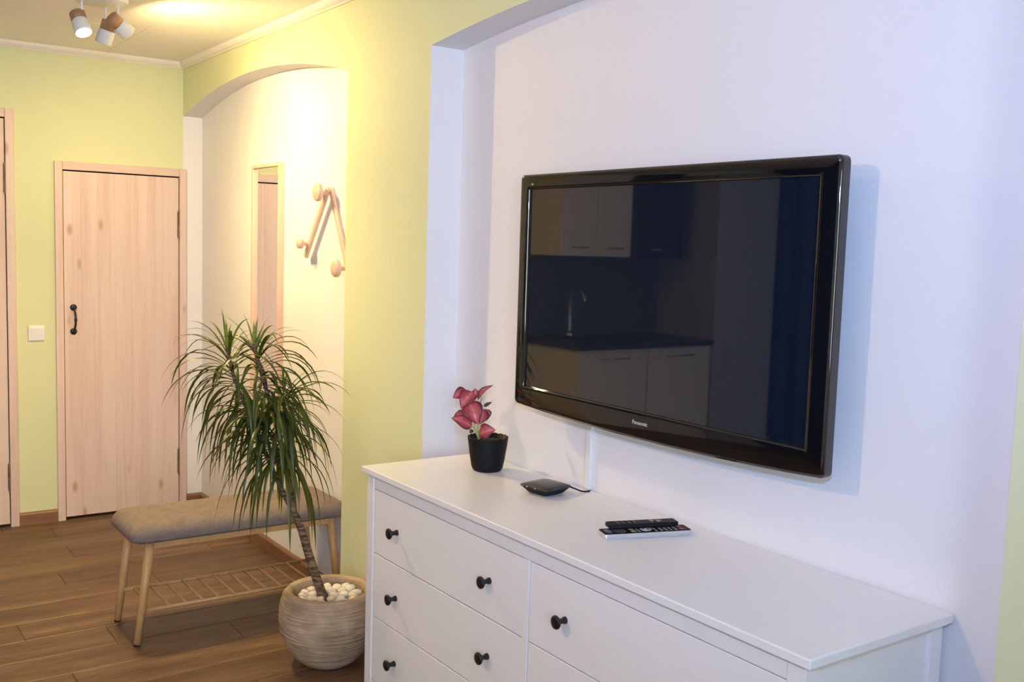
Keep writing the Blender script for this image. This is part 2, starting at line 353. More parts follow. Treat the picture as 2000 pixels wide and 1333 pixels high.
# ------------------------------------------------------------------ chest of drawers
def dresser():
    X0, X1, Y0, Y1, ZT = 0.0, 1.72, DN-.444, DN-.004, .83
    d = tag(empty('chest_of_drawers', (.86, -.1, 0)), 'white lacquered six drawer chest with round black knobs below the television', 'chest of drawers')
    W = M['white_lacquer']
    MB().box((X0, Y0, ZT-.020), (X1, Y1, ZT), .003).build('top', W, d)
    bx0, bx1, by0, by1 = X0+.018, X1-.018, Y0+.013, Y1-.006
    pw = .042
    for (a, b) in ((bx0, by0), (bx1-pw, by0), (bx0, by1-pw), (bx1-pw, by1-pw)):
        MB().box((a, b, 0), (a+pw, b+pw, ZT-.0225), .002).build('leg', W, d)
    for x in (bx0+.008, bx1-.024): MB().box((x, by0+pw, .11), (x+.016, by1-pw, ZT-.024)).build('side_panel', W, d)
    MB().box((bx0+pw, by1-.012, .11), (bx1-pw, by1-.006, ZT-.024)).build('back_panel', W, d)
    MB().box((bx0+pw, by0+.002, .769), (bx1-pw, by0+.03, ZT-.0225), .0015).build('top_rail', W, d)
    MB().box((bx0+pw, by0+.002, .115), (bx1-pw, by0+.03, .160), .0015).build('bottom_rail', W, d)
    MB().box((bx0+pw, by0+.03, .112), (bx1-pw, by1-.012, .122)).build('bottom_panel', W, d)
    xm = .866
    MB().box((xm-.011, by0+.001, .1605), (xm+.011, by0+.03, .7685), .001).build('divider', W, d)
    kn = MB()
    prof = [(0, 0), (.009, 0), (.0085, .004), (.0062, .010), (.0065, .016), (.011, .022), (.0155, .025), (.0165, .028), (.0155, .031), (.009, .0325), (0, .033)]
    kn.lathe(prof, (0, 0, 0), 24, axis=(0, -1, 0), cap0=False, cap1=False)
    kmesh = None
    for (a, b) in ((bx0+pw+.002, xm-.013), (xm+.013, bx1-pw-.002)):
        for z0, z1 in ((.568, .7665), (.366, .5650), (.1625, .3630)):
            yf = by0+.003
            w = MB().box((a, yf, z0), (b, yf+.02, z1), .0016).build('drawer', W, d, loc=((a+b)/2-.86, yf+.1, (z0+z1)/2))
            MB().box((a+.015, yf+.02, z0+.01), (b-.015, by1-.03, z1-.04)).build('drawer_box', W, w)
            for s in (-1, 1):
                kx = s*.2475
                if kmesh is None:
                    o = kn.build('knob', M['knob']); kmesh = o.data; bpy.data.objects.remove(o)
                place(kmesh, 'knob', (kx, 0, 0), w)
dresser()

# ------------------------------------------------------------------ television
def rrect(x0, x1, z0, z1, r, y, ns=14, nc=6, bow=0.0):
    """rounded rectangle loop in a plane of constant y; bow drops the middle of the bottom edge"""
    pts = []
    def zb(x): u = (x-(x0+x1)/2)/((x1-x0)/2); return z0-bow*(1-u*u)
    for i in range(ns): t = i/ns; x = x0+r+(x1-x0-2*r)*t; pts.append((x, y, zb(x)))
    def corner(cx_, cz_, a0):
        for i in range(nc): a = a0+PI/2*i/nc; pts.append((cx_+r*math.cos(a), y, cz_+r*math.sin(a)))
    corner(x1-r, z0+r, -PI/2)
    for i in range(ns): t = i/ns; pts.append((x1, y, z0+r+(z1-z0-2*r)*t))
    corner(x1-r, z1-r, 0)
    for i in range(ns): t = i/ns; pts.append((x1-r-(x1-x0-2*r)*t, y, z1))
    corner(x0+r, z1-r, PI/2)
    for i in range(ns): t = i/ns; pts.append((x0, y, z1-r-(z1-z0-2*r)*t))
    corner(x0+r, z0+r, PI)
    return pts
def text_mesh(name, body, size, mat, parent, loc, rot, extrude=.0004):
    cu = bpy.data.curves.new(name+'_curve', 'FONT'); cu.body = body; cu.size = size; cu.extrude = extrude; cu.align_x = 'CENTER'; cu.align_y = 'CENTER'; cu.offset = size*.012
    t = bpy.data.objects.new(name+'_curve', cu); COL.objects.link(t)
    bpy.context.view_layer.update()
    me = bpy.data.meshes.new_from_object(t.evaluated_get(bpy.context.evaluated_depsgraph_get()))
    bpy.data.objects.remove(t)
    me.materials.clear(); me.materials.append(mat)
    return place(me, name, Vector(loc)-world_loc(parent), parent, rot)
def television():
    x0, x1, z0, z1 = .322, 1.460, 1.055, 1.738
    sx0, sx1, sz0, sz1 = .366, 1.404, 1.112, 1.694
    tv = tag(empty('television', (.891, .03, 1.037)), 'large switched-off black flat television hung above the chest of drawers', 'television')
    B = .017
    lo = [rrect(sx0, sx1, sz0, sz1, .002, .037), rrect(sx0-.001, sx1+.001, sz0-.001, sz1+.001, .002, .034),
          rrect(sx0-.0025, sx1+.0025, sz0-.0025, sz1+.0025, .003, .0305), rrect(sx0-.005, sx1+.005, sz0-.005, sz1+.005, .005, .0296), rrect(sx0-.012, sx1+.012, sz0-.012, sz1+.012, .007, .0295),
          rrect(x0+.008, x1-.008, z0+.008, z1-.008, .010, .0297, bow=B), rrect(x0+.003, x1-.003, z0+.003, z1-.003, .012, .0306, bow=B),
          rrect(x0+.0008, x1-.0008, z0+.0008, z1-.0008, .013, .033, bow=B), rrect(x0, x1, z0, z1, .014, .036, bow=B),
          rrect(x0, x1, z0, z1, .014, .058, bow=B)]
    MB().loops(lo, False, False).build('bezel', M['gloss_black'], tv)
    MB().loops([rrect(x0, x1, z0, z1, .014, .058, bow=B), rrect(x0+.012, x1-.012, z0+.012, z1-.012, .014, .062, bow=B), rrect(x0+.06, x1-.06, z0+.06, z1-.06, .02, .068), rrect(x0+.09, x1-.09, z0+.09, z1-.09, .02, .096)], False, True, smooth=False).build('back_cover', M['matte_black'], tv)
    MB().loops([rrect(sx0-.002, sx1+.002, sz0-.002, sz1+.002, .001, .0372), rrect(sx0-.002, sx1+.002, sz0-.002, sz1+.002, .001, .045)], True, True, smooth=False).build('screen', M['screen'], tv)
    MB().box((.72, .096, 1.25), (1.06, DN, 1.55), .004).build('wall_bracket', M['matte_black'], tv)
    lg = text_mesh('logo', 'Panasonic', .0145, M['logo'], tv, (.886, .0288, 1.0825), (PI/2, 0, 0)); lg['label'] = 'silver maker lettering on the lower frame'
    text_mesh('badge', 'HD', .007, M['logo'], tv, (.383, .0288, 1.7085), (PI/2, 0, 0))
    led = MB().lathe([(0, 0), (.0018, 0), (.0018, .0008), (0, .001)], (.868, .0315, 1.0468), 10, axis=(0, -1, 0), cap0=False, cap1=False).build('standby_light', emit('amber_led', (1, .55, .35), 2.2), tv)
    MB().lathe([(0, 0), (.0022, 0), (.0022, .0008), (0, .001)], (.857, .0315, 1.0468), 10, axis=(0, -1, 0), cap0=False, cap1=False).build('power_light', emit('red_led', (.5, .01, .02), .6), tv)
    MB().lathe([(0, 0), (.004, 0), (.004, .0006), (0, .0008)], (1.03, .0312, 1.049), 12, axis=(0, -1, 0), cap0=False, cap1=False).build('sensor', M['dark_box'], tv)
television()
dc = MB().box((.567, DN-.012, .832), (.590, DN, 1.13), .002)
tag(dc.build('cable_duct', M['white_plastic'], loc=(.578, DN, .832)), 'slim white cable duct on the wall under the television', 'cable duct')

# ------------------------------------------------------------------ hall mirror
def mirror():
    x0, x1, z0, z1, y1, y0 = -2.016, -1.664, .68, 1.877, D1, D1-.028
    mr = tag(empty('wall_mirror', ((x0+x1)/2, D1, z0)), 'tall narrow mirror in a pale wood frame on the hall niche wall', 'mirror')
    fw = .016
    for a, b in ((x0, x0+fw), (x1-fw, x1)): MB().box((a, y0, z0), (b, y1, z1), .002).build('frame_stile', M['birch'], mr)
    for a, b in ((z0, z0+fw), (z1-fw, z1)): MB().box((x0+fw, y0+.0005, a), (x1-fw, y1, b), .002).build('frame_rail', M['birch'], mr)
    MB().box((x0+fw-.004, y0+.014, z0+fw-.004), (x1-fw+.004, y0+.018, z1-fw+.004)).build('mirror_glass', M['mirror'], mr)
mirror()

# ------------------------------------------------------------------ coat rack
def coat_rack():
    yb = D1
    A = Vector((-1.139, yb-.012, 1.735)); Lp = Vector((-1.350, yb-.012, 1.462)); Rp = Vector((-.955, yb-.012, 1.385))
    t = tag(empty('coat_rack', (-1.139, yb, 1.39)), 'pale wooden coat rack of two splayed bars with round knobs', 'coat rack')
    def bar(p, q, y_off, ext):
        d = (q-p).normalized(); p = p-d*ext; q = q+d*.015; n = Vector((-d.z, 0, d.x)); w = .0145; th = .009
        rings = []
        for e, s in ((p, .6), (p+d*.006, 1), (q-d*.006, 1), (q, .6)):
            rings.append([e+n*w*s*a+Vector((0, y_off+th*s*b, 0)) for a, b in ((-1, -.6), (-.6, -1), (.6, -1), (1, -.6), (1, .6), (.6, 1), (-.6, 1), (-1, .6))])
        MB().loops(rings, smooth=False).build('bar', M['birch'], t)
    bar(A, Rp, .003, .012); bar(A, Lp, -.0145, .012)
    def peg(c, ln, R):
        k = MB(); ax = (0, -1, 0); base = Vector((c[0], c[1], c[2]))
        k.lathe([(0, 0), (.0085, 0), (.0085, ln), (0, ln)], base, 16, axis=ax, cap0=False, cap1=False)
        p = k.build('peg', M['birch'], t)
        h = MB(); h.lathe([(0, ln-.002), (R*.86, ln-.002), (R, ln+.002), (R, ln+.014), (R*.86, ln+.019), (0, ln+.020)], base, 28, axis=ax, cap0=False, cap1=False)
        h.build('knob', M['birch'], p)
    peg((A.x, A.y-.02, A.z-.012), .030, .037); peg((-1.325, A.y-.02, 1.508), .026, .022); peg((-.975, A.y-.004, 1.413), .036, .035)
coat_rack()

# ------------------------------------------------------------------ bench
def linen():
    m, N, L, b = new_mat('taupe_woven_fabric'); b.inputs['Roughness'].default_value = .9
    tc = N.new('ShaderNodeTexCoord'); n1 = N.new('ShaderNodeTexNoise'); n1.inputs['Scale'].default_value = 260; n1.inputs['Detail'].default_value = 4
    n2 = N.new('ShaderNodeTexNoise'); n2.inputs['Scale'].default_value = 30; n2.inputs['Detail'].default_value = 5
    mx = N.new('ShaderNodeMix'); mx.inputs[0].default_value = .35
    cr = N.new('ShaderNodeValToRGB'); cr.color_ramp.elements[0].position = .35; cr.color_ramp.elements[0].color = (.14, .108, .104, 1)
    cr.color_ramp.elements[1].position = .68; cr.color_ramp.elements[1].color = (.25, .203, .197, 1)
    for n in (n1, n2): L.new(tc.outputs['Object'], n.inputs['Vector'])
    L.new(n1.outputs['Fac'], mx.inputs[2]); L.new(n2.outputs['Fac'], mx.inputs[3]); L.new(mx.outputs[0], cr.inputs['Fac']); L.new(cr.outputs['Color'], b.inputs['Base Color'])
    bp = N.new('ShaderNodeBump'); bp.inputs['Strength'].default_value = .3; bp.inputs['Distance'].default_value = .001
    L.new(n1.outputs['Fac'], bp.inputs['Height']); L.new(bp.outputs['Normal'], b.inputs['Normal'])
    return m
def bench():
    cx_, cy_ = -1.10, -.335; hx, hy = .182, .437
    t = tag(empty('bench', (cx_, cy_, 0)), 'long bamboo bench with taupe cushion and slatted shoe shelf', 'bench')
    # cushion
    nx, ny = 26, 64; R = .062; top = {}; ZM = .404
    def rmap(u, v):
        x, y = u*hx, v*hy; ax, ay = hx-R, hy-R
        if abs(x) > ax and abs(y) > ay:
            qx, qy = (abs(x)-ax)/R, (abs(y)-ay)/R
            qx, qy = qx*math.sqrt(1-qy*qy/2), qy*math.sqrt(1-qx*qx/2)
            return math.copysign(ax+qx*R, x), math.copysign(ay+qy*R, y), R*(1-math.hypot(qx, qy))
        return x, y, min(hx-abs(x), hy-abs(y))
    dim = [(-.01, -.145), (.0, .15)]
    V, F = [], []
    def ease(s): return math.sin(s*PI/2)   # denser towards the edges
    for side in (1, 0):
        for i in range(nx+1):
            for j in range(ny+1):
                x, y, d = rmap(ease(-1+2*i/nx), ease(-1+2*j/ny)); d = max(d, 0)
                if side:
                    q = min(d/.060, 1); z = ZM+.053*math.sqrt(max(0, 1-(1-q)**2))**.9
                    for dx_, dy_ in dim: z -= .011*math.exp(-(((x-dx_)/.022)**2+((y-dy_)/.022)**2))+.003*math.exp(-(((x-dx_)/.07)**2+((y-dy_)/.07)**2))
                else:
                    q = min(d/.045, 1); z = ZM-.018*math.sqrt(max(0, 1-(1-q)**2))
                V.append((cx_+x, cy_+y, z))
    n = (nx+1)*(ny+1); idx = lambda s, i, j: s*n+i*(ny+1)+j
    for s in (0, 1):
        for i in range(nx):
            for j in range(ny):
                q = (idx(s, i, j), idx(s, i+1, j), idx(s, i+1, j+1), idx(s, i, j+1)); F.append(q if s == 0 else q[::-1])
    cu = MB().add(V, F, 0, True).build('cushion', linen(), t)
    bm = bmesh.new(); bm.from_mesh(cu.data); bmesh.ops.remove_doubles(bm, verts=bm.verts[:], dist=.0004); bm.to_mesh(cu.data); bm.free()
    for dx_, dy_ in dim:
        MB().lathe([(0, .443), (.009, .443), (.008, .446), (0, .448)], (cx_+dx_, cy_+dy_, 0), 12, cap0=False, cap1=False).build('button', cu.data.materials[0], cu)
    bmat = M['bamboo']
    # under-seat frame
    xf, xr_ = -.962, -1.240
    for x in (xf, xr_): MB().box((x-.011, cy_-.38, .362), (x+.011, cy_+.38, .3855), .003).build('apron', bmat, t)
    for y in (cy_-.33, cy_+.33): MB().box((xr_+.012, y-.01, .36), (xf-.012, y+.01, .385), .003).build('crossbar', bmat, t)
    for x in (xf, xr_):
        for s in (-1, 1):
            p0 = Vector((x+(.004 if x == xf else -.004), cy_+s*.412, .004)); p1 = Vector((x, cy_+s*.362, .384))
            lg = MB().tube([p0, p0.lerp(p1, .5), p1], [.0135, .0155, .0175], 14).build('leg', bmat, t)
            MB().lathe([(.0125, 0), (.0135, .008)], (p0.x, p0.y, 0), 14).build('foot_pad', M['matte_black'], lg)
    # shoe shelf
    zs = .125
    for x in (xf-.006, xr_+.006): MB().tube([(x, cy_-.392, zs), (x, cy_+.392, zs)], .0070, 12).build('shelf_rail', bmat, t)
    sm = MB().tube([(xr_+.008, 0, zs), (xf-.008, 0, zs)], .0055, 10).build('slat', bmat, t); me = sm.data
    for v in me.vertices: v.co.y -= (-cy_)
    bpy.data.objects.remove(sm)
    for k in range(12):
        y = -.352+.704*k/11
        place(me, 'slat', (0, y, 0), t)
bench()

# ------------------------------------------------------------------ planter with dracaena
def stone():
    m, N, L, b = new_mat('ribbed_terrazzo_stone'); b.inputs['Roughness'].default_value = .85
    tc = N.new('ShaderNodeTexCoord'); mp = N.new('ShaderNodeMapping'); mp.inputs['Scale'].default_value = (6, 6, 95)
    n1 = N.new('ShaderNodeTexNoise'); n1.inputs['Scale'].default_value = 1.0; n1.inputs['Detail'].default_value = 5; n1.inputs['Distortion'].default_value = .8
    n2 = N.new('ShaderNodeTexNoise'); n2.inputs['Scale'].default_value = 14; n2.inputs['Detail'].default_value = 6
    L.new(tc.outputs['Object'], mp.inputs['Vector']); L.new(mp.outputs[0], n1.inputs['Vector']); L.new(tc.outputs['Object'], n2.inputs['Vector'])
    mx = N.new('ShaderNodeMix'); mx.inputs[0].default_value = .5; L.new(n1.outputs['Fac'], mx.inputs[2]); L.new(n2.outputs['Fac'], mx.inputs[3])
    cr = N.new('ShaderNodeValToRGB'); cr.color_ramp.elements[0].position = .38; cr.color_ramp.elements[0].color = (.30, .21, .132, 1)
    cr.color_ramp.elements[1].position = .64; cr.color_ramp.elements[1].color = (.53, .40, .275, 1)
    L.new(mx.outputs[0], cr.inputs['Fac']); L.new(cr.outputs['Color'], b.inputs['Base Color'])
    bp = N.new('ShaderNodeBump'); bp.inputs['Strength'].default_value = 1.0; bp.inputs['Distance'].default_value = .009
    L.new(n1.outputs['Fac'], bp.inputs['Height']); L.new(bp.outputs['Normal'], b.inputs['Normal'])
    return m
POT = Vector((-.47, -.20, 0))
def planter():
    t = tag(empty('planter', POT), 'round ribbed grey stone planter on the floor holding the tall dracaena', 'planter')
    prof = [(.0, 0), (.080, 0), (.098, .010), (.122, .032), (.145, .062), (.163, .098), (.174, .135), (.1785, .17), (.177, .205), (.171, .235), (.163, .258), (.158, .268), (.152, .2735), (.144, .2745), (.134, .272), (.129, .266), (.126, .25), (.124, .215), (.118, .19), (0, .19)]
    # densify outer wall with real shallow ribs
    out = []
    for (r0, z0), (r1, z1) in zip(prof, prof[1:]):
        k = 5 if .01 <= z0 < .258 and r0 > .09 and r1 > .127 and z1 > z0 else 1
        for i in range(k):
            f = i/k; out.append((r0+(r1-r0)*f, z0+(z1-z0)*f))
    out.append(prof[-1])
    n = 72; rings = []
    for i, (r, z) in enumerate(out):
        ring = []
        for k in range(n):
            a = 2*PI*k/n
            rr = r
            if .012 < z < .262 and r > .128:
                rr += .0015*math.sin(z*520+2.2*noise.noise((math.cos(a)*2, math.sin(a)*2, z*6)))
                rr += .0022*noise.noise((math.cos(a)*1.5, math.sin(a)*1.5, z*9))
            ring.append(POT+Vector((rr*math.cos(a), rr*math.sin(a), z)))
        rings.append(ring)
    MB().loops(rings, False, False).build('bowl', stone(), t)
    MB().lathe([(0, .216), (.08, .217), (.1235, .215)], POT, 40, cap0=False, cap1=False).build('soil', plain('dark_soil', (.035, .022, .014), .95, bump=1, bscale=120), t)
planter()
pebble_mats = [plain('white_pebble', (.74, .70, .62), .6, bump=.2, bscale=60), plain('cream_pebble', (.72, .63, .50), .6, bump=.2, bscale=60)]
def pebbles():
    meshes = []
    for k in range(6):
        bm = bmesh.new(); bmesh.ops.create_icosphere(bm, subdivisions=2, radius=1)
        for v in bm.verts:
            p = v.co.copy(); v.co = p*(1+.28*noise.noise(p*.9+Vector((k*7.3, 0, 0)))+.10*noise.noise(p*2.2+Vector((0, k*5.1, 0))))
        me = bpy.data.meshes.new('pebble'); bm.to_mesh(me); bm.free()
        for p in me.polygons: p.use_smooth = True
        me.materials.append(pebble_mats[k % 3 == 2]); meshes.append(me)
    pts = []; tries = 0; rnd = random.Random(4)
    while len(pts) < 62 and tries < 9000:
        tries += 1
        layer = 0 if len(pts) < 30 else 1
        a = rnd.uniform(0, 2*PI); r = math.sqrt(rnd.random())*.104; x, y = r*math.cos(a), r*math.sin(a)
        if math.hypot(x+.002, y+.018) < .034: continue
        if layer == 1 and rnd.random() < (.5 - x*1.5): continue
        if any(l == layer and math.hypot(x-px, y-py) < (.0265 if layer == 0 else .031) for px, py, l in pts): continue
        pts.append((x, y, layer))
    for i, (x, y, l) in enumerate(pts):
        s = rnd.uniform(.0150, .0190)
        o = place(rnd.choice(meshes), 'pebble', POT+Vector((x, y, (.228+.019*l)+rnd.uniform(-.002, .003))), rot=(rnd.uniform(-.4, .4), rnd.uniform(-.4, .4), rnd.uniform(0, 6.3)),
                  scale=(s*rnd.uniform(1, 1.25), s, s*rnd.uniform(.68, .85)))
        tag(o, 'small white pebble covering the soil in the stone planter', 'pebble', 'white pebbles in the stone planter')
pebbles()

def leaf_mat(name, c0, c1, rough=.4):
    m, N, L, b = new_mat(name); b.inputs['Roughness'].default_value = rough
    oi = N.new('ShaderNodeObjectInfo'); cr = N.new('ShaderNodeValToRGB')
    cr.color_ramp.elements[0].color = (*c0, 1); cr.color_ramp.elements[1].color = (*c1, 1)
    L.new(oi.outputs['Random'], cr.inputs['Fac']); L.new(cr.outputs['Color'], b.inputs['Base Color'])
    tr = N.new('ShaderNodeBsdfTranslucent'); L.new(cr.outputs['Color'], tr.inputs['Color'])
    mx = N.new('ShaderNodeMixShader'); mx.inputs[0].default_value = .25
    L.new(b.outputs[0], mx.inputs[1]); L.new(tr.outputs[0], mx.inputs[2]); L.new(mx.outputs[0], N['Material Output'].inputs['Surface'])
    return m
def bark():
    m, N, L, b = new_mat('ringed_bark'); b.inputs['Roughness'].default_value = .85
    tc = N.new('ShaderNodeTexCoord'); mp = N.new('ShaderNodeMapping'); mp.inputs['Scale'].default_value = (30, 30, 110)
    nz = N.new('ShaderNodeTexNoise'); nz.inputs['Scale'].default_value = 1; nz.inputs['Detail'].default_value = 4
    cr = N.new('ShaderNodeValToRGB'); cr.color_ramp.elements[0].position = .38; cr.color_ramp.elements[0].color = (.055, .032, .018, 1); cr.color_ramp.elements[1].position = .64; cr.color_ramp.elements[1].color = (.26, .17, .10, 1)
    L.new(tc.outputs['Object'], mp.inputs['Vector']); L.new(mp.outputs[0], nz.inputs['Vector']); L.new(nz.outputs['Fac'], cr.inputs['Fac']); L.new(cr.outputs['Color'], b.inputs['Base Color'])
    bp = N.new('ShaderNodeBump'); bp.inputs['Strength'].default_value = .7; bp.inputs['Distance'].default_value = .003
    L.new(nz.outputs['Fac'], bp.inputs['Height']); L.new(bp.outputs['Normal'], b.inputs['Normal'])
    return m
def dracaena():
    t = tag(empty('dracaena', (-.474, -.21, .20)), 'tall leaning dracaena with thin arching green leaves in the stone planter', 'plant')
    bk = bark()
    away = Vector((-.906, .4235, 0))
    main = smooth_path([(-.472, -.205, .20), (-.478, -.218, .235), (-.500, -.264, .388), (-.512, -.289, .483), (-.524, -.315, .558)], 6)
    n = len(main); MB().tube(main, [.0185-.006*min(1, i/(n-1))+(.007 if i < 2 else 0) for i in range(n)], 12).build('trunk', bk, t)
    br1 = smooth_path([(-.524, -.315, .545), (-.527, -.326, .63), (-.534, -.345, .74), (-.546, -.372, .86), (-.560, -.400, .97), (-.578, -.430, 1.09), (-.585, -.447, 1.16)], 6)
    off = away*.05
    br2 = smooth_path([(-.524, -.315, .55), (-.545, -.345, .62), (-.580, -.39, .74), (-.607, -.44, .88), (-.625, -.495, 1.02), (-.628, -.528, 1.15)], 6)
    br3 = smooth_path([(-.546, -.372, .86), (-.535, -.355, .905), (-.535, -.352, .955), (-.538, -.355, .985)], 6)
    br4 = smooth_path([(-.534, -.345, .74), (-.535, -.38, .80), (-.545, -.41, .86), (-.55, -.42, .90)], 6)
    for b_, r0 in ((br1, .0105), (br2, .010), (br3, .007), (br4, .007)):
        k = len(b_); MB().tube(b_, [r0-.0045*i/(k-1) for i in range(k)], 10).build('branch', bk, t)
    mats = [leaf_mat('dracaena_leaf', (.030, .047, .006), (.085, .110, .012)), leaf_mat('young_dracaena_leaf', (.12, .19, .03), (.20, .28, .06))]
    rnd = random.Random(11)
    def leaf(p, az, el, ln, w, droop, young):
        d = Vector((math.cos(az)*math.cos(el), math.sin(az)*math.cos(el), math.sin(el))); nseg = 9
        pos = Vector(p); L_, R_, C_ = [], [], []
        side0 = Vector((-math.sin(az), math.cos(az), 0)); tw = rnd.uniform(-.5, .5)
        step = ln/nseg
        for i in range(nseg+1):
            f = i/nseg
            side = side0*math.cos(tw*f)+d.cross(side0)*math.sin(tw*f)
            up = side.cross(d)
            ww = w*min(1, .45+f*2.2)*(1-max(0, (f-.45)/.55)**1.6)*.5
            if i == nseg: ww = .0003
            C_.append(pos.copy()); L_.append(pos+side*ww-up*ww*-.35); R_.append(pos-side*ww-up*ww*-.35)
            d = (d+Vector((0, 0, -1))*droop*(.35+1.2*f)*step/.04).normalized(); pos = pos+d*step
        vs_ = []
        for a, c, b_ in zip(L_, C_, R_): vs_ += [a, c, b_]
        fs = []
        for i in range(nseg): k = i*3; fs += [(k, k+1, k+4, k+3), (k+1, k+2, k+5, k+4)]
        MB().add(vs_, fs, 0, True).build('leaf', mats[1] if young else mats[0], t)
    def rosette(path, span, count, lmin, lmax, dr, bias=None):
        k = len(path); tip = path[-1]
        acc = [0]
        for a, b_ in zip(reversed(path), list(reversed(path))[1:]): acc.append(acc[-1]+(a-b_).length)
        rp = list(reversed(path))
        for i in range(count):
            f = (i+.5)/count; s = f*span
            j = max(q for q in range(len(acc)) if acc[q] <= s) if s < acc[-1] else len(acc)-2
            j = min(j, len(acc)-2); g = (s-acc[j])/(acc[j+1]-acc[j]); p = rp[j].lerp(rp[j+1], min(1, g))
            az = i*2.39996+rnd.uniform(-.35, .35)
            if bias is not None and rnd.random() < .3: az = bias+rnd.uniform(-.9, .9)
            el = math.radians(84-100*f**.65+rnd.uniform(-12, 12))
            ln = rnd.uniform(lmin, lmax)*(.28+.72*min(1, f*5))
            leaf(p, az, el, ln, rnd.uniform(.0115, .0165)*(.6 if f < .15 else 1), dr*(.65+.9*f)*rnd.uniform(.7, 1.25), f < .12)
    rosette(br1, .28, 80, .22, .33, .50, bias=.8); rosette(br2, .28, 84, .22, .34, .50, bias=-2.2)
    rosette(br3, .10, 46, .20, .33, .42, bias=.9); rosette(br4, .18, 80, .26, .38, .42, bias=-2.0)
dracaena()

# ------------------------------------------------------------------ things on the chest of drawers
TOP = .83
def houseplant():
    c = Vector((.232, .0, TOP))
    pot = tag(empty('plant_pot', c), 'small black woven-look plastic flower pot on the chest of drawers', 'flower pot')
    n = 72; rings = []
    prof = [(.0, 0), (.040, 0), (.045, .003), (.047, .008)] + [(.047+.0155*((z-.008)/.094)**.85, z) for z in [.008+.094*i/46 for i in range(1, 47)]] + [(.0635, .105), (.0620, .107), (.0595, .105), (.058, .09), (.0, .088)]
    for i, (r, z) in enumerate(prof):
        ring = []
        for k in range(n):
            a = 2*PI*k/n; rr = r
            if .010 < z < .100 and r > .045: rr += .0018*math.sin(z*1000)*math.sin(a*24)
            ring.append(c+Vector((rr*math.cos(a), rr*math.sin(a), z+(.0012*math.sin(a*18) if i > len(prof)-6 and r > .055 else 0))))
        rings.append(ring)
    MB().loops(rings, False, False).build('pot', M['matte_black'], pot)
    MB().lathe([(0, .094), (.03, .0945), (.0578, .092)], c, 32, cap0=False, cap1=False).build('soil', plain('pot_soil', (.03, .02, .014), .95, bump=1, bscale=200), pot)
    pl = tag(empty('aglaonema', c+Vector((0, 0, .094))), 'small houseplant with pinkish red leaves in the black flower pot', 'plant')
    e1 = Vector((.559, .829, 0)); e2 = Vector((.829, -.559, 0)); ez = Vector((0, 0, 1)); S = .000239
    def P(cx_, cy_, dep=0): return c+e1*((cx_-615)*S)+ez*((1235-cy_)*S)+e2*dep
    m, N, L, b = new_mat('red_variegated_leaf'); b.inputs['Roughness'].default_value = .38
    tc = N.new('ShaderNodeTexCoord'); sp = N.new('ShaderNodeSeparateXYZ'); L.new(tc.outputs['UV'], sp.inputs[0])
    ab = N.new('ShaderNodeMath'); ab.operation = 'ABSOLUTE'; L.new(sp.outputs['X'], ab.inputs[0])
    nz = N.new('ShaderNodeTexNoise'); nz.inputs['Scale'].default_value = 55; nz.inputs['Detail'].default_value = 4; L.new(tc.outputs['Object'], nz.inputs['Vector'])
    ad = N.new('ShaderNodeMath'); ad.operation = 'MULTIPLY_ADD'; ad.inputs[1].default_value = .7; ad.inputs[2].default_value = -.25; L.new(nz.outputs['Fac'], ad.inputs[0])
    a2 = N.new('ShaderNodeMath'); a2.operation = 'ADD'; L.new(ab.outputs[0], a2.inputs[0]); L.new(ad.outputs[0], a2.inputs[1])
    cr = N.new('ShaderNodeValToRGB'); el = cr.color_ramp.elements; el[0].position = .0; el[0].color = (.80, .33, .29, 1); el[1].position = 1.0; el[1].color = (.16, .03, .035, 1)
    e = el.new(.30); e.color = (.62, .13, .14, 1); e = el.new(.75); e.color = (.46, .055, .075, 1)
    L.new(a2.outputs[0], cr.inputs['Fac']); L.new(cr.outputs['Color'], b.inputs['Base Color'])
    tr = N.new('ShaderNodeBsdfTranslucent'); L.new(cr.outputs['Color'], tr.inputs['Color']); mx = N.new('ShaderNodeMixShader'); mx.inputs[0].default_value = .3
    L.new(b.outputs[0], mx.inputs[1]); L.new(tr.outputs[0], mx.inputs[2]); L.new(mx.outputs[0], N['Material Output'].inputs['Surface'])
    stem_m = plain('pale_green_stem', (.42, .44, .16), .45); dark_m = plain('dark_leaf', (.06, .055, .02), .5)
    def leaf(base, tip, w, facing, mat=m, bend=.15, fold=.25):
        w = w*1.2
        base, tip = Vector(base), Vector(tip); d = tip-base; ln = d.length; d.normalize()
        nrm = (Vector(facing)-d*Vector(facing).dot(d)).normalized(); side = d.cross(nrm)
        nu, nv = 10, 6; V, F, U = [], [], []
        for i in range(nu+1):
            f = i/nu; wid = w*.5*math.sin(PI*min(1, f**.72))**.9*(1-.12*f) if i < nu else 0.0
            cen = base+d*ln*f+nrm*(math.sin(f*PI)*bend*ln)
            for j in range(nv+1):
                s = -1+2*j/nv
                V.append(cen+side*wid*s+nrm*(abs(s)**1.6*wid*fold-.02*ln*math.sin(s*9+i)*abs(s)*.3)); U.append((s, f))
        for i in range(nu):
            for j in range(nv): a = i*(nv+1)+j; F.append((a, a+1, a+nv+2, a+nv+1))
        o = MB().add(V, F, 0, True).build('leaf', mat, pl)
        uv = o.data.uv_layers.new(name='UVMap')
        for lp in o.data.loops: uv.data[lp.index].uv = U[lp.vertex_index]
        so = o.modifiers.new('thickness', 'SOLIDIFY'); so.thickness = .0006
        return o
    def stem(pts, r=.0022):
        q = smooth_path(pts, 5); MB().tube(q, [r*(1-.3*i/(len(q)-1)) for i in range(len(q))], 8).build('stem', stem_m, pl)
    stem([P(505, 830, .01), P(470, 740, .02), P(430, 640, .015), P(440, 480, .0), P(440, 330, 0)], .004)
